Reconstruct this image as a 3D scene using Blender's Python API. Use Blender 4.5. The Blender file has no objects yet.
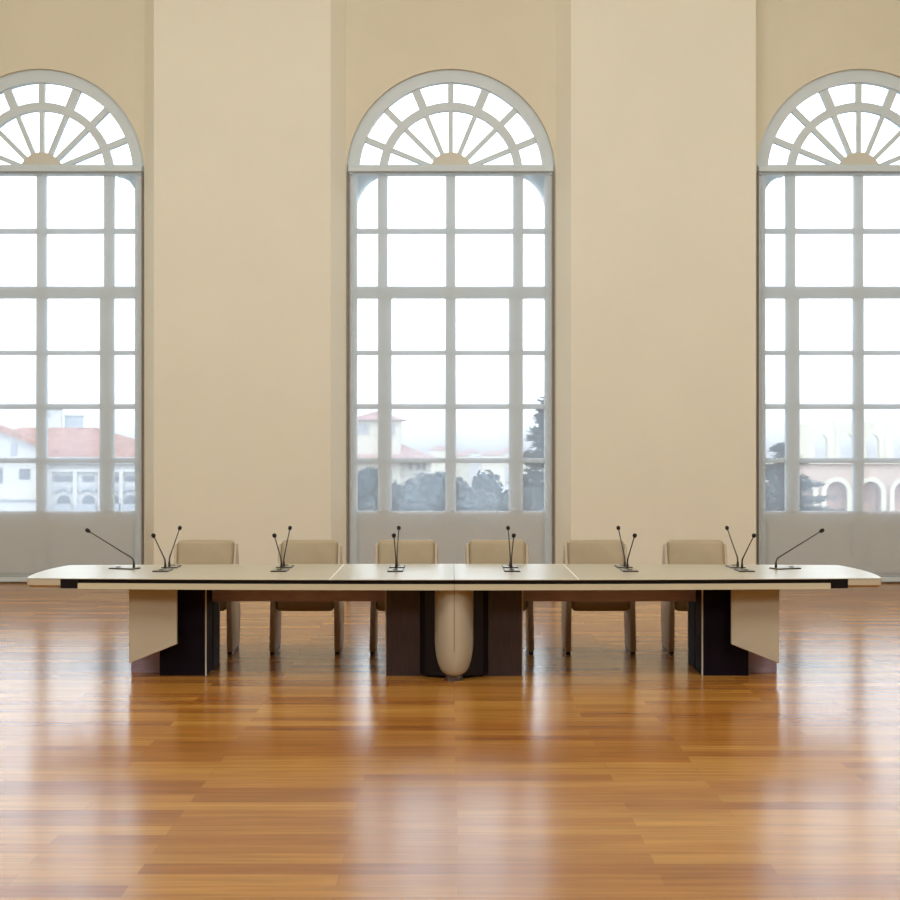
import bpy, bmesh, math, random
from mathutils import Vector, Matrix
random.seed(7)
PI = math.pi
S = bpy.context.scene
COL = S.collection
R = math.radians

# ------------------------------------------------------------------ camera
cam_d = bpy.data.cameras.new('camera')
cam = bpy.data.objects.new('camera', cam_d); COL.objects.link(cam)
H = 1.655
cam.location = (-0.03, 0, H)
cam.rotation_euler = (PI/2, 0, 0)
cam_d.sensor_width = 36
cam_d.lens = 56.0
cam_d.clip_end = 2000
cam_d.dof.use_dof = True
cam_d.dof.focus_distance = 10.6
cam_d.dof.aperture_fstop = 9.0
S.camera = cam

# ------------------------------------------------------------------ view / sky / sun / lamps
S.view_settings.view_transform = 'Standard'
S.view_settings.look = 'None'
S.view_settings.gamma = 1
S.view_settings.use_curve_mapping = False
S.view_settings.exposure = -0.16
try:
    S.cycles.use_denoising = True
    S.cycles.max_bounces = 10
    S.cycles.diffuse_bounces = 6
    S.cycles.transparent_max_bounces = 16
    S.cycles.sample_clamp_indirect = 8
    S.cycles.caustics_reflective = False
    S.cycles.caustics_refractive = False
except Exception:
    pass

world = bpy.data.worlds.new('overcast_sky'); S.world = world
world.use_nodes = True
nt = world.node_tree; nt.nodes.clear()
wo = nt.nodes.new('ShaderNodeOutputWorld'); bg = nt.nodes.new('ShaderNodeBackground')
tc = nt.nodes.new('ShaderNodeTexCoord'); sx = nt.nodes.new('ShaderNodeSeparateXYZ')
rp = nt.nodes.new('ShaderNodeValToRGB')
nt.links.new(tc.outputs['Generated'], sx.inputs[0]); nt.links.new(sx.outputs['Z'], rp.inputs[0])
rp.color_ramp.elements[0].position = 0.0; rp.color_ramp.elements[0].color = (0.23, 0.24, 0.265, 1)
rp.color_ramp.elements[1].position = 0.085; rp.color_ramp.elements[1].color = (0.86, 0.93, 1.0, 1)
for p_, c_ in ((.35, (.86, .93, 1.0, 1)), (.62, (.30, .36, .46, 1))):
    e_ = rp.color_ramp.elements.new(p_); e_.color = c_
nt.links.new(rp.outputs[0], bg.inputs[0]); bg.inputs[1].default_value = 4.5
nt.links.new(bg.outputs[0], wo.inputs[0])

sun_d = bpy.data.lights.new('sun', 'SUN'); sun_d.energy = 1.6; sun_d.angle = R(1.5); sun_d.color = (1, .95, .86)
sun = bpy.data.objects.new('sun', sun_d); COL.objects.link(sun)
sun.location = (0, -20, 60)
sun.rotation_euler = Vector((-.35, 1.0, -1.05)).to_track_quat('-Z', 'Y').to_euler()

def area(name, loc, aim, sx_, sy_, w, col):
    d = bpy.data.lights.new(name, 'AREA'); d.shape = 'RECTANGLE'; d.size = sx_; d.size_y = sy_
    d.energy = w; d.color = col
    o = bpy.data.objects.new(name, d); COL.objects.link(o)
    o.location = loc
    o.rotation_euler = (Vector(aim)-Vector(loc)).to_track_quat('-Z', 'Y').to_euler()
for x in (-5.1, 0, 5.1):
    area('ceiling_wall_washer', (x, 10.6, 8.7), (x, 17.1, 1.0), 3.6, .8, 55, (.98, 1, .97))
for x in (-4.5, 4.5):
    for y in (0, 6):
        area('unseen_fill_light', (x, y, 6.4), (x, y+7, 0), 2.2, 2.2, 235, (.98, 1, .97))  # unseen fill lights, added to brighten the lower walls and table fronts

# ------------------------------------------------------------------ materials
def mat(name, col, rough=.5, metal=0, var=.06, scale=6, bump=0, bscale=60, spec=.5, stretch=None):
    m = bpy.data.materials.new(name); m.use_nodes = True
    n = m.node_tree.nodes; l = m.node_tree.links
    b = n['Principled BSDF']
    b.inputs['Roughness'].default_value = rough; b.inputs['Metallic'].default_value = metal
    b.inputs['Specular IOR Level'].default_value = spec
    t = n.new('ShaderNodeTexCoord'); no = n.new('ShaderNodeTexNoise'); no.inputs['Scale'].default_value = scale
    no.inputs['Detail'].default_value = 4
    src = t.outputs['Object']
    if stretch:
        mp = n.new('ShaderNodeMapping'); mp.inputs['Scale'].default_value = stretch
        l.new(src, mp.inputs[0]); src = mp.outputs[0]
    l.new(src, no.inputs['Vector'])
    r = n.new('ShaderNodeValToRGB')
    e = r.color_ramp.elements
    e[0].position = .3; e[1].position = .7
    e[0].color = tuple(max(0, c*(1-var)) for c in col)+(1,)
    e[1].color = tuple(min(1, c*(1+var)) for c in col)+(1,)
    l.new(no.outputs[0], r.inputs[0]); l.new(r.outputs[0], b.inputs['Base Color'])
    if bump:
        n2 = n.new('ShaderNodeTexNoise'); n2.inputs['Scale'].default_value = bscale
        l.new(src, n2.inputs['Vector'])
        bp = n.new('ShaderNodeBump'); bp.inputs['Strength'].default_value = bump; bp.inputs['Distance'].default_value = .002
        l.new(n2.outputs[0], bp.inputs['Height']); l.new(bp.outputs[0], b.inputs['Normal'])
    return m

M = {}
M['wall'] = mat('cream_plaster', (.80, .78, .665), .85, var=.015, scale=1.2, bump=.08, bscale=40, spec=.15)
M['niche'] = mat('shade_toned_plaster', (.70, .66, .525), .85, var=.015, scale=1.2, spec=.15)  # cream plaster with the recess's dimmer light put into its colour
M['ceil'] = mat('ceiling_plaster', (.80, .74, .62), .9, var=.01, spec=.1)
M['frame'] = mat('bloom_tinted_window_paint', (.58, .66, .70), .45, var=.02, scale=3)  # white paint, cooled in colour to stand in for bloom around the panes
M['apronpaint'] = mat('stone_grey_paint', (.56, .58, .56), .5, var=.02)
M['hub'] = mat('cream_window_paint', (.60, .58, .50), .5, var=.02)
M['laminate'] = mat('cream_table_laminate', (.50, .46, .35), .30, var=.02, scale=3)
M['cream'] = mat('cream_lacquer_panel', (.46, .41, .31), .34, var=.02, scale=3)
M['apron'] = mat('cream_lacquer_apron', (.56, .52, .37), .4, var=.02, scale=3)
M['wenge'] = mat('dark_wenge_veneer', (.035, .018, .020), .42, var=.35, scale=5, stretch=(22, 22, 1.2))
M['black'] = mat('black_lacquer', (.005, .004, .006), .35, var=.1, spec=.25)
M['plum'] = mat('black_plum_lacquer', (.006, .003, .007), .6, var=.2, spec=.1)
M['maroon'] = mat('maroon_veneer', (.34, .26, .33), .45, var=.18, scale=5, stretch=(1.5, 20, 20))
M['strip'] = mat('pale_edge_strip', (.48, .45, .40), .35, var=.03)
M['foot'] = mat('dark_steel_foot', (.12, .10, .10), .35, metal=.6, var=.05)
M['leather'] = mat('beige_leather', (.38, .30, .185), .5, var=.05, scale=9, bump=.25, bscale=220)
M['shell'] = mat('beige_leather_shell', (.48, .39, .28), .5, var=.04, scale=9, bump=.2, bscale=220)
M['glide'] = mat('black_plastic_glide', (.02, .017, .015), .5, var=.1)
M['micmetal'] = mat('dark_bronze_metal', (.045, .038, .028), .35, metal=.6, var=.1)
M['micplate'] = mat('brushed_grey_plate', (.45, .44, .39), .32, metal=.75, var=.08, stretch=(40, 4, 4))
M['foam'] = mat('black_foam', (.012, .010, .009), .9, var=.2, scale=80)
M['rail'] = mat('brown_guide_rail', (.20, .15, .10), .5, var=.05)

def floor_mat():
    m = bpy.data.materials.new('parquet_planks'); m.use_nodes = True
    n = m.node_tree.nodes; l = m.node_tree.links; b = n['Principled BSDF']
    t = n.new('ShaderNodeTexCoord')
    br = n.new('ShaderNodeTexBrick')
    br.inputs['Scale'].default_value = 1; br.inputs['Brick Width'].default_value = 1.25
    br.inputs['Row Height'].default_value = .14; br.inputs['Mortar Size'].default_value = .0015
    br.inputs['Mortar Smooth'].default_value = .4; br.inputs['Bias'].default_value = 0
    br.offset = .37; br.offset_frequency = 2
    br.inputs['Color1'].default_value = (0, 0, 0, 1); br.inputs['Color2'].default_value = (1, 1, 1, 1)
    br.inputs['Mortar'].default_value = (.1, .1, .1, 1)
    l.new(t.outputs['Object'], br.inputs['Vector'])
    ramp = n.new('ShaderNodeValToRGB'); e = ramp.color_ramp.elements
    e[0].position = 0; e[0].color = (.33, .118, .022, 1)
    e[1].position = 1; e[1].color = (.53, .262, .055, 1)
    x = ramp.color_ramp.elements.new(.5); x.color = (.43, .185, .034, 1)
    l.new(br.outputs['Color'], ramp.inputs[0])
    mp = n.new('ShaderNodeMapping'); mp.inputs['Scale'].default_value = (.8, 14, 1)
    no = n.new('ShaderNodeTexNoise'); no.inputs['Scale'].default_value = 2; no.inputs['Detail'].default_value = 6
    l.new(t.outputs['Object'], mp.inputs[0]); l.new(mp.outputs[0], no.inputs['Vector'])
    r2 = n.new('ShaderNodeValToRGB'); r2.color_ramp.elements[0].color = (.72, .68, .62, 1); r2.color_ramp.elements[1].color = (1.15, 1.15, 1.15, 1)
    r2.color_ramp.elements[0].position = .3; r2.color_ramp.elements[1].position = .7
    l.new(no.outputs[0], r2.inputs[0])
    mx = n.new('ShaderNodeMix'); mx.data_type = 'RGBA'; mx.blend_type = 'MULTIPLY'; mx.inputs[0].default_value = 1
    l.new(ramp.outputs[0], mx.inputs[6]); l.new(r2.outputs[0], mx.inputs[7])
    l.new(mx.outputs[2], b.inputs['Base Color'])
    b.inputs['Roughness'].default_value = .19
    b.inputs['IOR'].default_value = 1.35
    return m
M['floor'] = floor_mat()

def glass_mat():
    m = bpy.data.materials.new('window_glass'); m.use_nodes = True
    n = m.node_tree.nodes; l = m.node_tree.links; n.remove(n['Principled BSDF'])
    o = n['Material Output']; tr = n.new('ShaderNodeBsdfTransparent'); g = n.new('ShaderNodeBsdfGlossy'); mx = n.new('ShaderNodeMixShader')
    tr.inputs[0].default_value = (.96, .98, .98, 1); g.inputs['Roughness'].default_value = .02
    mx.inputs[0].default_value = .05
    l.new(tr.outputs[0], mx.inputs[1]); l.new(g.outputs[0], mx.inputs[2]); l.new(mx.outputs[0], o.inputs[0])
    return m
M['glass'] = glass_mat()

def blind_mat():
    m = bpy.data.materials.new('sheer_screen_fabric'); m.use_nodes = True
    n = m.node_tree.nodes; l = m.node_tree.links; n.remove(n['Principled BSDF'])
    o = n['Material Output']
    tr = n.new('ShaderNodeBsdfTransparent'); tl = n.new('ShaderNodeBsdfTranslucent'); df = n.new('ShaderNodeBsdfDiffuse')
    tl.inputs[0].default_value = (.80, .88, .97, 1); df.inputs[0].default_value = (.80, .79, .76, 1)
    m1 = n.new('ShaderNodeMixShader'); m1.inputs[0].default_value = .28
    l.new(tl.outputs[0], m1.inputs[1]); l.new(df.outputs[0], m1.inputs[2])
    t = n.new('ShaderNodeTexCoord'); no = n.new('ShaderNodeTexNoise'); no.inputs['Scale'].default_value = 400
    l.new(t.outputs['Object'], no.inputs['Vector'])
    mr = n.new('ShaderNodeMapRange'); mr.inputs[3].default_value = .30; mr.inputs[4].default_value = .38
    l.new(no.outputs[0], mr.inputs[0])
    m2 = n.new('ShaderNodeMixShader'); l.new(mr.outputs[0], m2.inputs[0])
    l.new(tr.outputs[0], m2.inputs[1]); l.new(m1.outputs[0], m2.inputs[2]); l.new(m2.outputs[0], o.inputs[0])
    return m
M['blind'] = blind_mat()

# ------------------------------------------------------------------ mesh helpers
def quad(bm, *ps):
    return bm.faces.new([bm.verts.new(p) for p in ps])

def box(bm, x0, x1, y0, y1, z0, z1, bev=0, seg=2):
    t = bmesh.new()
    bmesh.ops.create_cube(t, size=1)
    for v in t.verts:
        v.co = (x0 if v.co.x < 0 else x1, y0 if v.co.y < 0 else y1, z0 if v.co.z < 0 else z1)
    if bev:
        bmesh.ops.bevel(t, geom=t.edges[:], offset=bev, segments=seg, profile=.5, affect='EDGES')
    merge(bm, t)

def merge(bm, t):
    me = bpy.data.meshes.new('tmp'); t.to_mesh(me); t.free()
    bm.from_mesh(me); bpy.data.meshes.remove(me)

def loops(bm, rings, closed=True, caps=True):
    vs = [[bm.verts.new(p) for p in r] for r in rings]
    n = len(vs[0])
    for a, b in zip(vs, vs[1:]):
        for i in range(n if closed else n-1):
            j = (i+1) % n
            bm.faces.new((a[i], a[j], b[j], b[i]))
    if caps:
        bm.faces.new(list(reversed(vs[0]))); bm.faces.new(vs[-1])

def prism_y(bm, poly, y0, y1):            # poly in (x, z)
    loops(bm, [[(x, y0, z) for x, z in poly], [(x, y1, z) for x, z in poly]])

def prism_z(bm, poly, z0, z1):
    loops(bm, [[(x, y, z0) for x, y in poly], [(x, y, z1) for x, y in poly]])

def tube(bm, pts, r, n=8):
    pts = [Vector(p) for p in pts]
    rings = []
    for i, p in enumerate(pts):
        d = (pts[min(i+1, len(pts)-1)]-pts[max(i-1, 0)]).normalized()
        u = d.cross(Vector((1, .01, 0)));
        if u.length < 1e-3: u = d.cross(Vector((0, 1, 0)))
        u.normalize(); w = d.cross(u)
        rr = r[i] if isinstance(r, (list, tuple)) else r
        rings.append([p+u*rr*math.cos(2*PI*k/n)+w*rr*math.sin(2*PI*k/n) for k in range(n)])
    loops(bm, rings)

def obj(name, bm, m, parent=None, smooth=False, kind=None):
    bmesh.ops.recalc_face_normals(bm, faces=bm.faces[:])
    me = bpy.data.meshes.new(name); bm.to_mesh(me); bm.free()
    me.materials.append(m)
    if smooth:
        for p in me.polygons: p.use_smooth = True
        try: me.set_sharp_from_angle(angle=R(40))
        except Exception: pass
    o = bpy.data.objects.new(name, me); COL.objects.link(o)
    if parent: o.parent = parent
    if kind: o['kind'] = kind
    return o

def thing(name, label, cat, loc=(0, 0, 0), rz=0, group=None):
    o = bpy.data.objects.new(name, None); COL.objects.link(o)
    o.empty_display_size = .1
    o.location = loc; o.rotation_euler = (0, 0, rz)
    o['label'] = label; o['category'] = cat
    if group: o['group'] = group
    return o

def dup(root, loc, rz, label):
    r = root.copy(); COL.objects.link(r); r.location = loc; r.rotation_euler = (0, 0, rz); r['label'] = label
    for ch in list(root.children):
        c = ch.copy(); COL.objects.link(c); c.parent = r
        for g in list(ch.children):
            d = g.copy(); COL.objects.link(d); d.parent = c
    return r

B = bmesh.new

# ------------------------------------------------------------------ room shell
YP, YN, YO = 17.10, 17.35, 17.85        # pier face, niche wall, outer face
L, BH, AH, NH = 5.087, 1.284, 1.468, 1.305
ZS, ZC = 5.085, 9.0                      # arch spring, ceiling
XW, YB = 8.6, -5.0
WX = (-5.115, -.02, 5.06)

bm = B(); quad(bm, (-XW, YB, 0), (XW, YB, 0), (XW, YO, 0), (-XW, YO, 0)); obj('floor', bm, M['floor'], kind='structure')
bm = B(); box(bm, -XW-.3, XW+.3, YB-.3, YO+.02, ZC, ZC+.4); obj('ceiling', bm, M['ceil'], kind='structure')
bm = B(); box(bm, -XW-.3, -XW, YB-.3, YO, 0, ZC); obj('wall_left', bm, M['wall'], kind='structure')
bm = B(); box(bm, XW, XW+.3, YB-.3, YO, 0, ZC); obj('wall_right', bm, M['wall'], kind='structure')
bm = B(); box(bm, -XW, XW, YB-.3, YB, 0, ZC); obj('wall_rear', bm, M['wall'], kind='structure')

wall = B()
edges = [-XW] + [c+s*1 for c in WX for s in (-1, 1)] + [XW]
for i in range(0, 8, 2):
    c0 = WX[i//2-1] if i else None; c1 = WX[i//2] if i < 6 else None
    f0 = -XW if c0 is None else c0+AH; b0 = -XW if c0 is None else c0+NH
    f1 = XW if c1 is None else c1-(1.355 if i == 4 else AH); b1 = XW if c1 is None else c1-NH
    prism_z(wall, [(f0, YP), (f1, YP), (b1, YN), (b1, YO), (b0, YO), (b0, YN)], 0, ZC)
wall_front = obj('wall_front', wall, M['wall'], kind='structure')

def arch_pts(cx, r, zs, n=32):
    return [(cx+r*math.cos(PI*k/n), zs+r*math.sin(PI*k/n)) for k in range(n+1)]   # right to left

def arch_wall(bm, xl, xr, z0, zt, cx, r, zs, y0, y1, n=32):
    """wall cell with a round-headed opening whose foot is at z0, with reveal to y1"""
    ap = arch_pts(cx, r, zs, n)
    tp = []
    for k in range(n+1):
        a = PI*k/n
        c, s = math.cos(a), math.sin(a)
        tx = (xr-cx)/c if c > 1e-6 else ((xl-cx)/c if c < -1e-6 else 1e9)
        tz = (zt-zs)/s if s > 1e-6 else 1e9
        t = min(tx, tz)
        tp.append((cx+t*c, zs+t*s))
    for y in (y0, y1):
        for k in range(n):
            P, Q = [tp[k]], [tp[k+1]]
            pts = [ap[k], tp[k]]
            # corner insertion
            if abs(tp[k][0]-xr) < 1e-6 and abs(tp[k+1][1]-zt) < 1e-6 and abs(tp[k+1][0]-xr) > 1e-6: pts.append((xr, zt))
            if abs(tp[k][1]-zt) < 1e-6 and abs(tp[k+1][0]-xl) < 1e-6 and abs(tp[k][0]-xl) > 1e-6: pts.append((xl, zt))
            pts += [tp[k+1], ap[k+1]]
            quad(bm, *[(x, y, z) for x, z in pts])
        quad(bm, (xl, y, z0), (cx-r, y, z0), (cx-r, y, zs), (xl, y, zs))
        quad(bm, (cx+r, y, z0), (xr, y, z0), (xr, y, zs), (cx+r, y, zs))
    path = [(cx+r, z0)]+ap+[(cx-r, z0)]
    for (xa, za), (xb, zb) in zip(path, path[1:]):
        quad(bm, (xa, y0, za), (xb, y0, zb), (xb, y1, zb), (xa, y1, za))

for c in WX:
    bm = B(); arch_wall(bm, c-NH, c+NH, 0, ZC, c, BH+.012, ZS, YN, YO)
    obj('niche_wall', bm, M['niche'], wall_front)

# ------------------------------------------------------------------ windows
SW = 80.2
def zpx(y): return H + (450-y)/SW
def build_window(i, cx):
    yf0, yf1 = 17.42, 17.50
    root = bpy.data.objects.new('window_%d' % i, None); COL.objects.link(root)
    root.location = (cx, 0, 0); root['kind'] = 'structure'
    fr = B()
    wf = 9.5/SW
    # outer frame uprights and arched head
    for s in (-1, 1):
        xa, xb = sorted((s*(BH+.03), s*(BH-wf)))
        box(fr, xa, xb, yf0-.02, yf1, 0, ZS, .008, 1)
    def ring(bm, r0, r1, y0, y1, n=40):
        o_, i_ = arch_pts(0, r1, ZS, n), arch_pts(0, r0, ZS, n)
        rings = [[(a[0], y0, a[1]), (b[0], y0, b[1]), (b[0], y1, b[1]), (a[0], y1, a[1])] for a, b in zip(o_, i_)]
        loops(bm, rings)
    ring(fr, 91.5/SW, BH+.03, yf0-.02, yf1)
    obj('window_frame', fr, M['frame'], root)
    mu = B()
    ring(mu, 63.5/SW, 72/SW, yf0, yf1)
    def spoke(a, r0, r1, w):
        d = Vector((math.cos(a), 0, math.sin(a))); n_ = Vector((-math.sin(a), 0, math.cos(a)))
        base = Vector((0, 0, ZS))
        ps = [base+d*r0+n_*w/2, base+d*r1+n_*w/2, base+d*r1-n_*w/2, base+d*r0-n_*w/2]
        loops(mu, [[p+Vector((0, yf0+.005, 0)) for p in ps], [p+Vector((0, yf1-.005, 0)) for p in ps]])
    for k in range(1, 8):
        a = PI*k/8
        spoke(a, 10/SW, 65/SW, 4.6/SW)
        spoke(a, 71/SW, 95/SW, (8.5 if k in (3, 5) else 6)/SW)
    obj('fanlight_bars', mu, M['frame'], root)
    hb = B(); ring(hb, .001, 22/SW, yf0-.012, yf1-.01, 24)
    obj('fan_hub', hb, M['hub'], root)
    tr = B(); box(tr, -BH+.01, BH-.01, yf0-.05, yf1, zpx(176), zpx(166), .006, 1)
    obj('transom', tr, M['frame'], root)
    gb = B()
    zb, zt = zpx(512), zpx(175)
    zm = zpx(292.5)
    for x, w, za, zz in ((-.2, 9.6, zm, zt), (-68, 9.8, zm, zt), (67.2, 10.2, zm, zt), (-.2, 10.5, zb, zm), (-66, 13.8, zb, zm), (65, 14, zb, zm)):
        box(gb, (x-w/2)/SW, (x+w/2)/SW, yf0, yf1, za, zz, .008, 1)
    for (ya, yb, d) in ((228.5, 233.8, .01), (286.5, 298.5, -.006), (350.5, 355, .01), (404, 409, .01), (458, 463, .01)):
        box(gb, -BH+.05, BH-.05, yf0+d, yf1-d, zpx(yb), zpx(ya), .006, 1)
    obj('glazing_bars', gb, M['frame'], root)
    ap = B(); box(ap, -BH+.05, BH-.05, yf0+.01, yf1-.01, 0, zpx(511), .004, 1)
    for x in (-.62, .62):
        box(ap, x-.52, x+.52, yf0-.004, yf0+.03, .12, zpx(511)-.12, .006, 1)
    obj('apron_panel', ap, M['apronpaint'], root)
    cb = B()
    for s in (-1, 1):
        x0 = s*(BH-wf*.5); z1 = zpx(172)
        pts = [(x0, z1)]
        r0, rz = .36, .62
        for k in range(9):
            a = PI/2*k/8
            pts.append((x0-s*r0*(1-math.sin(a)), z1-rz*(1-math.cos(a))))
        prism_y(cb, pts, 17.60, 17.84)
    obj('corner_bracket', cb, M['frame'], root)
    gl = B()
    po = [(BH-.03, zb)]+arch_pts(0, BH-.03, ZS, 32)+[(-BH+.03, zb)]
    prism_y(gl, po, 17.458, 17.464)
    obj('pane', gl, M['glass'], root)
    return root
for i, c in enumerate(WX): build_window(i+1, c)

# ------------------------------------------------------------------ sheer blinds
def blind(cx, label):
    t = thing('roller_blind', label, 'blind', (cx, 17.37, 0), 0, 'sheer blinds over the arched windows')
    zt = zpx(171)
    bm = B(); quad(bm, (-1.235, 0, .05), (1.235, 0, .05), (1.235, 0, zt), (-1.235, 0, zt)); obj('screen_fabric', bm, M['blind'], t)
    bm = B(); box(bm, -1.27, 1.27, -.045, .03, zt-.03, zt+.035, .01, 2); obj('cassette', bm, M['frame'], t)
    bm = B(); box(bm, -1.235, 1.235, -.012, .012, .02, .075, .004, 1); obj('bottom_bar', bm, M['frame'], t)
    for s in (-1, 1):
        bm = B(); box(bm, s*1.268-.010, s*1.268+.010, -.008, .012, .0, zt-.03); obj('guide_rail', bm, M['rail'], t)
blind(WX[0], 'sheer white blind drawn down the tall window at left')
blind(WX[1], 'sheer white blind drawn down the middle window behind the table centre')
blind(WX[2], 'sheer white blind drawn down the tall window at right')

# ------------------------------------------------------------------ conference table
TY = 10.57
T = thing('conference_table', 'long boat-shaped cream conference table with dark veneer pedestals', 'table', (0, TY, 0))
def hw(x): return .69-.125*(abs(x)/3.1)**2
def xend(y): return 3.115-.055*(y/.56)**2
def plan(x0, x1, inset, endL=False, endR=False, n=24):
    """closed outline of the boat-shaped plan between x0 and x1"""
    fr = [(x0+(x1-x0)*k/n) for k in range(n+1)]
    pts = [(x, -hw(x)+inset) for x in fr]
    if endR:
        h = hw(x1)-inset
        for k in range(0, 13):
            y = -h+.02+(2*h-.04)*k/12
            pts.append((xend(y)-inset, y))
    pts += [(x, hw(x)-inset) for x in reversed(fr)]
    if endL:
        h = hw(x0)-inset
        for k in range(0, 13):
            y = h-.02-(2*h-.04)*k/12
            pts.append((-xend(y)+inset, y))
    return pts
def slab(bm, a, zt, zb, ins=.014):
    x0, x1, eL, eR = a
    loops(bm, [plan(x0, x1, ins, eL, eR), plan(x0, x1, .002, eL, eR)[:] if False else plan(x0, x1, 0, eL, eR), plan(x0, x1, 0, eL, eR)] if False else
          [[(x, y, zb) for x, y in plan(x0, x1, ins, eL, eR)], [(x, y, zt-.003) for x, y in plan(x0, x1, 0, eL, eR)], [(x, y, zt) for x, y in plan(x0, x1, .003, eL, eR)]])
g = .0025
for a in ((-3.04, -.88-g, True, False), (-.88+g, -g, False, False), (g, .88-g, False, False), (.88+g, 3.04, False, True)):
    bm = B(); slab(bm, a, .74, .733, .010); obj('tabletop', bm, M['laminate'], T)
M['inlay'] = mat('light_aluminium_inlay', (.88, .86, .80), .45, var=.02)
for x, m in ((-.88, 'inlay'), (.88, 'inlay'), (0, 'foot')):
    h = hw(x)-.01
    bm = B(); w = .0055 if x else .003; box(bm, x-w, x+w, -h, h, .734, .7405); obj('seam_inlay', bm, M[m], T)
for s in (-1, 1):                                     # full-depth cream ends
    bm = B()
    if s < 0: a = (-3.04, -2.81, True, False)
    else: a = (2.81, 3.04, False, True)
    loops(bm, [[(x, y, .672) for x, y in plan(a[0], a[1], .035, a[2], a[3], 6)], [(x, y, .69) for x, y in plan(a[0], a[1], .006, a[2], a[3], 6)], [(x, y, .7335) for x, y in plan(a[0], a[1], .003, a[2], a[3], 6)]])
    obj('end_cap', bm, M['laminate'], T)
def strip(x0, x1, ins, th, z0, z1, side, n=30):
    bm = B(); rings = []
    for k in range(n+1):
        x = x0+(x1-x0)*k/n; y = -(hw(x)-ins)
        ya, yb = side*y*-1 if False else y, y+th
        if side > 0: ya, yb = -ya, -yb
        rings.append([(x, ya, z0), (x, yb, z0), (x, yb, z1), (x, ya, z1)])
    loops(bm, rings); return bm
for side in (-1, 1):
    for (x0, x1) in ((-2.685, -.002), (.002, 2.685)):
        obj('apron', strip(x0, x1, .008, .03, .664, .706, side), M['apron'], T)
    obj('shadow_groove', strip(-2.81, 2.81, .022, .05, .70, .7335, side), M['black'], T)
    for s in (-1, 1):
        x0, x1 = sorted((s*2.685, s*2.81))
        obj('corner_block', strip(x0, x1, .006, .10, .668, .733, side, 3), M['black'], T)
# pedestals -- end ones
for s in (-1, 1):
    for f in (-1, 1):
        def X(a, b): return sorted((s*a, s*b))
        bm = B(); xa, xb = X(1.82, 2.16); ya, yb = sorted((f*.30, f*.02)); box(bm, xa, xb, ya, yb, 0, .705); obj('pedestal', bm, M['plum'], T)
        bm = B(); xa, xb = X(1.816, 1.826); ya, yb = sorted((f*.304, f*.292)); box(bm, xa, xb, ya, yb, 0, .705); obj('edge_strip', bm, M['strip'], T)
        bm = B(); xa, xb = X(2.16, 2.40); ya, yb = sorted((f*.16, f*.02)); box(bm, xa, xb, ya, yb, 0, .705); obj('pedestal', bm, M['maroon'], T)
        bm = B()
        prism_y(bm, [(s*2.007, .249), (s*2.007, .700), (s*2.355, .700), (s*2.355, .108)], f*.405, f*.435)
        bmesh.ops.bevel(bm, geom=bm.edges[:], offset=.003, segments=1, affect='EDGES')
        pn = obj('cut_panel', bm, M['cream'], T)
        bm = B(); xa, xb = X(2.04, 2.13); ya, yb = sorted((f*.41, f*.28)); box(bm, xa, xb, ya, yb, .40, .60); obj('panel_bracket', bm, M['black'], T)
# centre pedestal
bm = B(); box(bm, -.50, .50, -.31, .31, 0, .715); obj('pedestal', bm, M['wenge'], T)
for f in (-1, 1):
    for s in (-1, 1):
        bm = B(); xa, xb = sorted((s*.497, s*.505)); ya, yb = sorted((f*.316, f*.304)); box(bm, xa, xb, ya, yb, 0, .705); obj('edge_strip', bm, M['strip'], T)
        bm = B()
        prism_z(bm, [(s*.05, f*.31), (s*.25, f*.31), (s*.21, f*.38), (s*.05, f*.45)], .02, .70); obj('side_fin', bm, M['black'], T)
    bm = B(); rings = []
    N = 24
    for k in range(23):
        z = .036+(.700-.036)*(k/22)**1.7
        u = min(1, (z-.036)/.25); w = .070+(.146-.070)*math.sqrt(1-(1-u)**2)
        rings.append([(w*math.cos(PI*j/N), f*(.33+.29*(w/.146)**.35*math.sin(PI*j/N)), z) for j in range(N+1)])
    loops(bm, rings)
    c = obj('bow_column', bm, M['cream'], T, smooth=True)
    bm = B(); box(bm, -.0015, .0015, *sorted((f*.60, f*.6212)), .22, .69); obj('column_seam', bm, M['foot'], c)
    bm = B(); rings = [[(.062*math.cos(2*PI*j/20), f*.495+.062*math.sin(2*PI*j/20), z) for j in range(20)] for z in (0, .037)]
    loops(bm, rings); obj('foot', bm, M['foot'], T, smooth=True)
for s in (-1, 1):
    xa, xb = sorted((s*.50, s*1.82))
    bm = B(); box(bm, xa, xb, -.03, .03, .515, .715); obj('beam', bm, M['maroon'], T)

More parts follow.
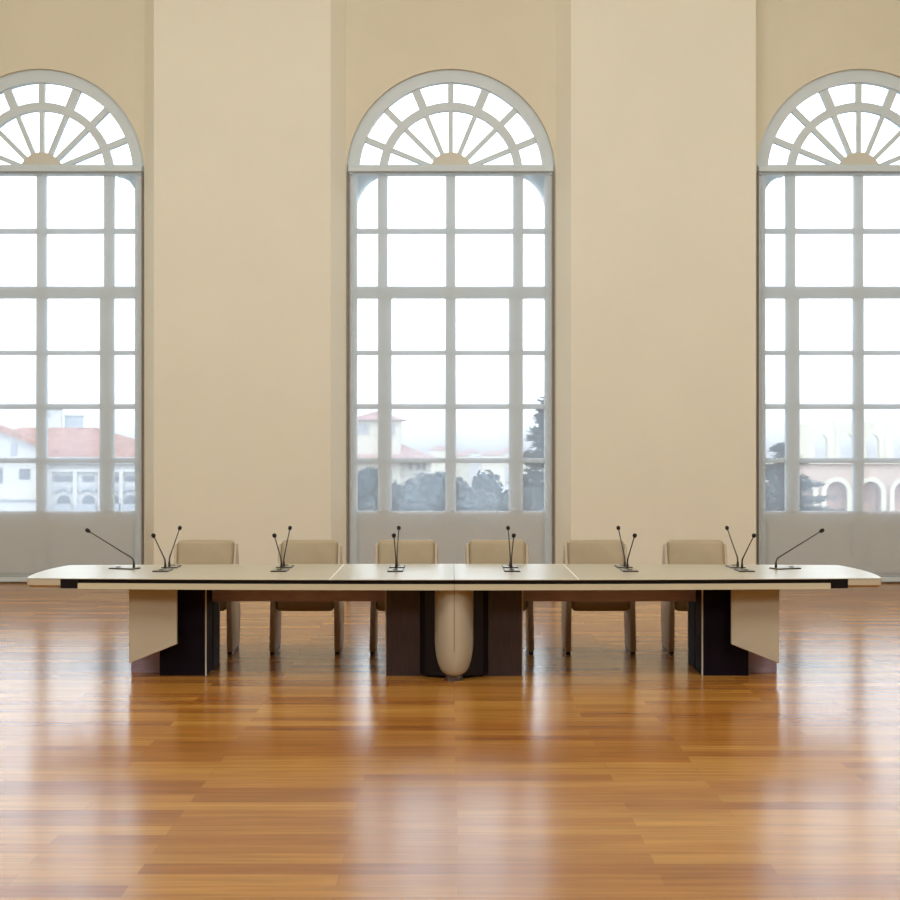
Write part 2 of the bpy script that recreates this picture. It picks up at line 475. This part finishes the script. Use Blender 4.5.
# ------------------------------------------------------------------ chairs
CHG = 'beige armchairs behind the table'
def make_chair(label):
    t = thing('conference_chair', label, 'chair', (0, 0, 0), 0, CHG)
    prof = [(-.22, .022), (-.222, .59), (-.205, .625), (-.17, .637), (.06, .64), (.13, .68), (.165, .78), (.185, .852), (.205, .868), (.25, .868), (.272, .85), (.265, .60), (.235, .30), (.185, .022)]
    for s in (-1, 1):
        bm = B()
        def xo(z): return .287-.026*max(0, min(1, (z-.54)/.14))
        def xi(z): return .239-.005*max(0, min(1, (z-.54)/.14))
        loops(bm, [[(s*xi(z), y, z) for y, z in prof], [(s*xo(z), y, z) for y, z in prof]])
        bmesh.ops.recalc_face_normals(bm, faces=bm.faces[:])
        bmesh.ops.bevel(bm, geom=[e for e in bm.edges if len(e.link_faces) == 2 and e.calc_face_angle(0) > R(60)], offset=.012, segments=3, profile=.5, affect='EDGES')
        p = obj('side_panel', bm, M['shell'], t, smooth=True)
        bm = B(); xa, xb = sorted((s*.244, s*.281)); box(bm, xa, xb, -.212, .178, 0, .024); obj('glide', bm, M['glide'], p)
    bm = B(); box(bm, -.236, .236, -.215, .15, .348, .475, .04, 4); obj('seat', bm, M['leather'], t, smooth=True)
    bm = B(); box(bm, -.235, .235, -.05, .05, .44, .90, .03, 4)
    for v in bm.verts:
        z = v.co.z
        v.co.y += .135+(z-.44)*.18 - .02*math.cos(v.co.x/.228*PI/2)*(1 if v.co.y < 0 else -.3)
    obj('backrest', bm, M['leather'], t, smooth=True)
    return t
lab = ['beige leather armchair at the far left, first of the six behind the table',
       'beige leather armchair second from left, left of the middle window',
       'beige leather armchair third from left, before the left half of the middle window',
       'beige leather armchair third from right, before the right half of the middle window',
       'beige leather armchair second from right, right of the middle window',
       'beige leather armchair at the far right, last of the six behind the table']
cx = [-2.075, -1.205, -.395, .365, 1.19, 2.025]
c0 = None
for x, lb in zip(cx, lab):
    if c0 is None:
        c0 = make_chair(lb); c0.location = (x, 11.53, 0)
    else: dup(c0, (x, 11.53, 0), 0, lb)

# ------------------------------------------------------------------ microphones
MG = 'gooseneck microphones on the conference table'
def make_mic(label):
    t = thing('gooseneck_microphone', label, 'microphone', (0, 0, 0), 0, MG)
    bm = B(); box(bm, -.06, .06, -.19, .022, 0, .007, .002, 1); b = obj('base', bm, M['micmetal'], t)
    bm = B(); box(bm, -.053, .053, -.178, .016, .007, .010); obj('top_plate', bm, M['micplate'], b)
    bm = B(); box(bm, -.018, .018, -.150, -.125, .010, .015, .002, 1); obj('talk_button', bm, M['micmetal'], b)
    pts = [(0, 0, .006), (0, 0, .045)]
    for k in range(1, 7):
        a = R(60)*k/6
        pts.append((0, -.05*(1-math.cos(a)), .045+.05*math.sin(a)))
    e = Vector(pts[-1]); tip = Vector((0, -.41, .282))
    pts += [e.lerp(tip, q) for q in (.1, .35, .7, 1)]
    rr = [.011, .0085]+[.006]*6+[.0055, .005, .0045, .0045]
    bm = B(); tube(bm, pts, rr, 10); obj('gooseneck', bm, M['micmetal'], t, smooth=True)
    d = (tip-e).normalized()
    bm = B()
    prof = [(-.012, .006), (-.008, .0115), (.004, .0155), (.018, .0155), (.028, .011), (.032, .004)]
    tube(bm, [tip+d*q for q, r in prof], [r for q, r in prof], 12)
    obj('capsule', bm, M['foam'], t, smooth=True)
    return t
mx = [-2.205, -1.318, -.442, .438, 1.325, 2.20]
wh = ['first from the left', 'second from the left', 'third from the left', 'third from the right', 'second from the right', 'first from the right']
m0 = None
for x, w in zip(mx, wh):
    for near in (True, False):
        lb = 'gooseneck microphone leaning %s, %s in its row' % ('toward the viewer' if near else 'back toward the chairs', w)
        loc = (x-(.012 if near else -.012)*(1 if x < 0 else -1)*0, 10.69 if near else 10.85, .7405); rz = 0 if near else PI
        if m0 is None: m0 = make_mic(lb); m0.location = loc
        else: dup(m0, loc, rz, lb)
dup(m0, (-2.46, 10.76, .7405), -PI/2-.36, 'dark gooseneck microphone stretched out sideways over the left table end')
dup(m0, (2.475, 10.76, .7405), PI/2+.36, 'dark gooseneck microphone stretched out sideways over the right table end')

# ------------------------------------------------------------------ outside
GZ = -9.0
E = {}
E['white'] = mat('pale_stucco', (.56, .55, .55), .9, var=.03, scale=.3, spec=.1)
E['cream'] = mat('cream_stucco', (.60, .56, .48), .9, var=.03, scale=.3, spec=.1)
E['stone'] = mat('pale_arena_stone', (.62, .57, .46), .9, var=.06, scale=.5, spec=.1)
E['pink'] = mat('pink_arena_stone', (.50, .38, .32), .9, var=.08, scale=.5, spec=.1)
E['arch'] = mat('rosy_recess', (.55, .38, .32), .9, var=.05, scale=.5, spec=.1)
E['tile'] = mat('terracotta_tiles', (.42, .215, .165), .9, var=.55, scale=2.6, spec=.1)
E['tile2'] = mat('faded_pink_tiles', (.48, .32, .29), .9, var=.15, scale=1.0, spec=.1)
E['grey'] = mat('grey_concrete', (.38, .40, .44), .9, var=.03, scale=.4, spec=.1)
E['dark'] = mat('window_shade_grey', (.16, .17, .20), .6, var=.1)
E['leaf'] = mat('grey_green_leaves', (.05, .075, .082), .8, var=.75, scale=2.2, spec=.2)
E['leaf2'] = mat('dusty_green_leaves', (.085, .105, .10), .8, var=.7, scale=2.2, spec=.2)
E['needle'] = mat('dark_conifer_needles', (.10, .12, .11), .8, var=.4, scale=1, spec=.2)
E['bark'] = mat('grey_bark', (.13, .11, .10), .9, var=.2, scale=3)
E['pave'] = mat('pale_paving', (.45, .44, .42), .9, var=.05, scale=.2)
bm = B(); quad(bm, (-300, 19, GZ), (300, 19, GZ), (300, 900, GZ), (-300, 900, GZ)); obj('ground', bm, E['pave'], kind='structure')

class At:
    """pixel of the photo at distance d -> metres"""
    def __init__(s, d): s.k = 1400/d; s.d = d
    def x(s, px): return (px-450)/s.k-.03
    def z(s, py): return H+(450-py)/s.k

def gable_roof(bm, x0, x1, y0, y1, ze, zr, hip=0, over=.6, th=.3):
    x0 -= over; x1 += over; y0 -= over; y1 += over; ym = (y0+y1)/2
    a, b, c, d = (x0, y0, ze), (x1, y0, ze), (x1, y1, ze), (x0, y1, ze)
    r0, r1 = (x0+hip, ym, zr), (x1-hip, ym, zr)
    for f in ((a, b, r1, r0), (b, c, r1), (c, d, r0, r1), (d, a, r0), (a, d, c, b)): quad(bm, *f)

def rect_window(A, x0, x1, y0, y1, yy, parent, m='dark', name='window'):
    bm = B(); box(bm, A.x(x0), A.x(x1), yy-.12, yy+.2, A.z(y1), A.z(y0)); w = obj(name, bm, E[m], parent)
    return w

# --- left view: palazzo with terracotta roof
A = At(150)
P = thing('palazzo', 'white classical palazzo under a terracotta hip roof, seen through the left window', 'building')
bm = B(); box(bm, A.x(41), A.x(150), 150, 168, GZ, A.z(459)); obj('facade', bm, E['white'], P)
bm = B(); gable_roof(bm, A.x(-90), A.x(140), 150, 176, A.z(457), A.z(425.5), hip=8.6); obj('roof', bm, E['tile'], P)
bm = B(); box(bm, A.x(40), A.x(151), 149.3, 150.2, A.z(463.5), A.z(459)); box(bm, A.x(40), A.x(151), 149.6, 150.2, A.z(472), A.z(469)); obj('cornice', bm, E['white'], P)
for c in (64, 88.5, 113, 131):
    w = 9.5 if c == 64 else 5.5
    rect_window(A, c-w, c+w, 476, 481, 149.95, P)
    bm = B()
    r = 6.0/A.k
    ap = [(A.x(c)+r*math.cos(PI*k/12), A.z(501)+r*math.sin(PI*k/12)) for k in range(13)]
    prism_y(bm, [(A.x(c)+r, A.z(512))]+ap+[(A.x(c)-r, A.z(512))], 149.85, 150.3); wn = obj('arched_window', bm, E['dark'], P)
    bm = B()
    ro, ri = 9.5/A.k, 8/A.k
    o_ = [(A.x(c)+ro*math.cos(R(25)+R(130)*k/12), A.z(494)+ro*math.sin(R(25)+R(130)*k/12)*.8) for k in range(13)]
    i_ = [(A.x(c)+ri*math.cos(R(25)+R(130)*k/12), A.z(495)+ri*math.sin(R(25)+R(130)*k/12)*.7) for k in range(13)]
    loops(bm, [[(a[0], 149.6, a[1]), (b[0], 149.6, b[1]), (b[0], 150.1, b[1]), (a[0], 150.1, a[1])] for a, b in zip(o_, i_)]); obj('pediment', bm, E['grey'], wn)
    bm = B(); box(bm, A.x(c-9.5), A.x(c+9.5), 149.0, 149.3, A.z(511), A.z(503.5))
    obj('balcony', bm, E['grey'], P)
for c in (47, 51, 76, 101, 122):
    bm = B(); box(bm, A.x(c-2), A.x(c+2), 149.5, 150.2, GZ, A.z(472)); obj('pilaster', bm, E['white'], P)
# --- nearer white house at far left
A = At(146.5)
Q = thing('house', 'plain white gabled house with grey square windows left of the palazzo', 'building')
bm = B()
prism_y(bm, [(A.x(-45), GZ), (A.x(37), GZ), (A.x(37), A.z(446)), (A.x(-4), A.z(429)), (A.x(-45), A.z(446))], 146.5, 147.9); obj('wall', bm, E['white'], Q)
bm = B()
prism_y(bm, [(A.x(-4), A.z(424.5)), (A.x(40), A.z(442.5)), (A.x(40), A.z(446.5)), (A.x(-4), A.z(429)), (A.x(-48), A.z(446.5)), (A.x(-48), A.z(442.5))], 145.8, 148.3); obj('roof', bm, E['tile'], Q)
rect_window(A, 19.5, 30, 469, 479, 146.5, Q); rect_window(A, -6, 2.5, 468, 483, 146.5, Q); rect_window(A, 11, 17, 443.5, 455, 146.5, Q, 'grey')
bm = B(); box(bm, A.x(-45), A.x(37.2), 146.2, 146.6, A.z(500.5), A.z(499)); obj('string_course', bm, E['grey'], Q)
bm = B(); box(bm, A.x(-45), A.x(37.2), 146.35, 146.6, A.z(499), A.z(487)); obj('wall_band', bm, E['cream'], Q)
# --- blocks behind the roof
A = At(260)
t = thing('tower_block', 'white block rising just above the terracotta roof', 'building')
bm = B(); box(bm, A.x(44), A.x(60.5), 260, 261.5, GZ, A.z(409)); obj('wall', bm, E['white'], t)
bm = B(); box(bm, A.x(43), A.x(61.5), 259.7, 261.8, A.z(409), A.z(407.5)); obj('roof_slab', bm, E['grey'], t)
rect_window(A, 47, 50, 413, 417, 260, t, 'grey')
t = thing('tower_block', 'grey flat-topped block right of the white one above the roof', 'building')
bm = B(); box(bm, A.x(61.5), A.x(78), 262, 264, GZ, A.z(416)); obj('wall', bm, E['grey'], t)
bm = B(); box(bm, A.x(61), A.x(78.5), 261.9, 264.3, A.z(416), A.z(414.8)); obj('roof_slab', bm, E['grey'], t)

# --- centre view: villa with tower
A = At(120)
V = thing('villa', 'pale villa with a square belvedere tower behind the trees', 'building')
bm = B(); box(bm, A.x(352), A.x(400), 120, 124.5, GZ, A.z(420)); obj('tower', bm, E['cream'], V)
bm = B(); gable_roof(bm, A.x(352), A.x(400), 120, 124.5, A.z(420), A.z(411), hip=2.3, over=.5); obj('tower_roof', bm, E['tile2'], V)
for x in (359, 363.5, 367.5, 393.5):
    rect_window(A, x-1.1, x+1.1, 424, 434, 120, V, 'grey')
bm = B(); box(bm, A.x(300), A.x(430), 121, 131, GZ, A.z(459)); obj('wing', bm, E['cream'], V)
bm = B(); gable_roof(bm, A.x(320), A.x(432), 118.5, 132, A.z(460), A.z(440), hip=4.2); obj('wing_roof', bm, E['tile2'], V)
for x in (410, 418, 424): rect_window(A, x-1.4, x+1.4, 463, 470, 120.95, V, 'dark')
# distant town
A = At(420)
town = [(430, 447, 446, 12, 'tile2'), (446, 470, 452, 10, 'cream'), (466, 482, 449, 14, 'white'), (482, 505, 451, 12, 'tile2'), (503, 516, 448, 10, 'white'), (524, 548, 452, 10, 'tile2')]
names = ['small pink-roofed house in the far town beside the villa', 'low cream house in the far town left of the middle mullion', 'white house in the far town just right of the middle mullion', 'wide pink-roofed house in the middle of the far town', 'narrow white house in the far town at the right mullion', 'pink-roofed house in the far town behind the right-hand pine']
for i, ((x0, x1, y, d, m), nm) in enumerate(zip(town, names)):
    t = thing('town_house', nm, 'building', (0, 0, 0), 0, 'houses of the far town')
    yy = 420+20*(i % 3)
    bm = B(); box(bm, A.x(x0), A.x(x1), yy, yy+d, GZ, A.z(y+4)); obj('wall', bm, E['cream' if m != 'white' else 'white'], t)
    bm = B(); gable_roof(bm, A.x(x0), A.x(x1), yy, yy+d, A.z(y+4), A.z(y), hip=1.5, over=.3); obj('roof', bm, E['tile2'], t)

# --- right view: arena
A = At(150)
AR = thing('amphitheatre', 'ancient arched stone arena seen through the right window', 'building')
bm = B(); ya = 150
cells = [768+34*k for k in range(6)]
for c in cells:
    arch_wall(bm, A.x(c-17), A.x(c+17), GZ, A.z(464), A.x(c), 10.5/A.k, A.z(492), ya, ya+3)
obj('lower_tier', bm, E['pink'], AR)
bm = B(); box(bm, A.x(751), A.x(955), ya-.5, ya+3.4, A.z(464), A.z(459.5)); obj('cornice', bm, E['stone'], AR)
for c in cells:
    bm = B(); r0, r1 = 10.5/A.k, 15/A.k
    o_ = [(A.x(c)+r1, A.z(560))]+[(A.x(c)+r1*math.cos(PI*k/20), A.z(492)+r1*math.sin(PI*k/20)) for k in range(21)]+[(A.x(c)-r1, A.z(560))]
    i_ = [(A.x(c)+r0, A.z(560))]+[(A.x(c)+r0*math.cos(PI*k/20), A.z(492)+r0*math.sin(PI*k/20)) for k in range(21)]+[(A.x(c)-r0, A.z(560))]
    loops(bm, [[(a[0], ya-.35, a[1]), (b[0], ya-.35, b[1]), (b[0], ya+.1, b[1]), (a[0], ya+.1, a[1])] for a, b in zip(o_, i_)])
    obj('arch_surround', bm, E['stone'], AR)
bm = B(); box(bm, A.x(751), A.x(955), ya+1.6, ya+2.9, GZ, A.z(464)); obj('gallery_back', bm, E['arch'], AR)
bm = B()
ups = [(824, 10.5), (849, 7.5), (874, 7.0)]
xs = [803, 836.5, 861.5, 892]
for (c, r), xa, xb in zip(((822, 6.5), (848, 7), (874, 6.5)), xs, xs[1:]):
    arch_wall(bm, A.x(xa), A.x(xb), A.z(460), A.z(422 if c != 822 else 424), A.x(c), r/A.k, A.z(441), ya+.3, ya+1.3)
for xa, xb, yt in ((800, 806, 428), (886, 894, 430), (836, 840, 420), (858, 866, 420.5)):
    box(bm, A.x(xa), A.x(xb), ya+.2, ya+1.4, A.z(460), A.z(yt))
obj('upper_tier', bm, E['stone'], AR)

# --- trees
def tree(name, label, x, y, ztop, rx, rz, m, n=2600, leaf=.22, seed=0):
    rnd = random.Random(seed)
    t = thing(name, label, 'tree', (x, y, GZ), 0, 'trees in the square')
    bm = B(); zc = ztop-GZ-rz
    tube(bm, [(0, 0, 0), (.1, 0, zc*.5), (0, .1, zc), (.05, 0, zc+rz*.5)], [.35, .28, .2, .06], 8); obj('trunk', bm, E['bark'], t)
    bm = B()
    blobs = []
    for k in range(16):
        a = rnd.uniform(0, 2*PI); u = rnd.uniform(-.7, .85); q = math.sqrt(1-u*u)*rnd.uniform(.45, .8)
        blobs.append((Vector((rx*q*math.cos(a), rx*q*math.sin(a), zc+rz*u*.85)), rnd.uniform(.3, .46)*min(rx, rz)))
    for k in range(n):
        c, r = rnd.choice(blobs)
        d = Vector((rnd.gauss(0, 1), rnd.gauss(0, 1), rnd.gauss(0, 1))).normalized()
        p = c+d*r*rnd.uniform(.75, 1.08)
        u = d.cross(Vector((rnd.gauss(0, 1), rnd.gauss(0, 1), rnd.gauss(0, 1)))).normalized(); w = d.cross(u)
        u = (u+d*rnd.uniform(-.5, .5)).normalized(); s = leaf*rnd.uniform(.6, 1.3)
        quad(bm, p-u*s, p+w*s*.55, p+u*s, p-w*s*.55)
    for c, r in blobs:
        tt = bmesh.new(); bmesh.ops.create_icosphere(tt, subdivisions=2, radius=r*.72, matrix=Matrix.Translation(c))
        for v in tt.verts: v.co += Vector((rnd.uniform(-1, 1), rnd.uniform(-1, 1), rnd.uniform(-1, 1)))*r*.12
        merge(bm, tt)
    obj('foliage', bm, E[m], t)
A = At(62)
for i, (px, top, rx, rz, m, y, lb) in enumerate((
        (362, 468, 1.6, 1.8, 'leaf', 66, 'round tree at the left edge of the middle window'),
        (402, 466, 1.9, 2.2, 'leaf2', 61, 'round tree below the villa wing in the middle window'),
        (436, 474, 1.6, 2.0, 'leaf', 57, 'lower tree just left of the middle mullion'),
        (468, 476, 1.6, 2.0, 'leaf2', 64.5, 'lower tree just right of the middle mullion'),
        (498, 468, 1.9, 2.4, 'leaf', 69, 'broad tree in the lower right of the middle window'),
        (532, 472, 1.5, 2.0, 'leaf2', 58, 'tree under the pine at the right edge of the middle window'))):
    tree('round_tree', 'grey-green '+lb, At(y).x(px), y, At(y).z(top), rx, rz, m, seed=i+3)

def conifer(label, x, y, ztop, zlow, rmax, seed, n=15):
    rnd = random.Random(seed)
    t = thing('cedar_tree', label, 'tree', (x, y, GZ), 0, 'conifers in the square')
    ht = ztop-GZ
    bm = B(); tube(bm, [(0, 0, 0), (0, 0, ht*.6), (0.05, 0, ht)], [.3, .2, .03], 8); obj('trunk', bm, E['bark'], t)
    bm = B(); br = B()
    for k in range(n):
        f = k/(n-1); z = (zlow-GZ)+(ztop-zlow)*f
        r = rmax*(1-f*.85)
        for j in range(7):
            a = rnd.uniform(0, 2*PI); rr = r*rnd.uniform(.6, 1.1); zz = z+rnd.uniform(-.15, .15)
            d = Vector((math.cos(a), math.sin(a), rnd.uniform(-.05, .22)))
            tube(br, [(0, 0, zz), Vector((0, 0, zz))+d*rr], [.04, .012], 4)
            for q in range(40):
                s = rnd.uniform(.2, 1.05)
                p = Vector((0, 0, zz))+d*rr*s+Vector((rnd.gauss(0, .12), rnd.gauss(0, .12), rnd.gauss(0, .05)))
                u = (d+Vector((rnd.gauss(0, .5), rnd.gauss(0, .5), rnd.gauss(0, .15)))).normalized()
                w = u.cross(Vector((0, 0, 1))).normalized(); w = (w+Vector((0, 0, rnd.uniform(-.5, .5))))*.085
                quad(bm, p-u*.2, p+w, p+u*.2, p-w)
    obj('foliage', bm, E['needle'], t); obj('branches', br, E['bark'], t)
conifer('dark layered cedar before the arena at the edge of the right window', At(55).x(782), 55, At(55).z(448), At(55).z(525), 2.3, 5)
conifer('tall sparse pine at the right edge of the middle window', At(52).x(548), 52, At(52).z(405), At(52).z(500), 1.5, 9, 14)
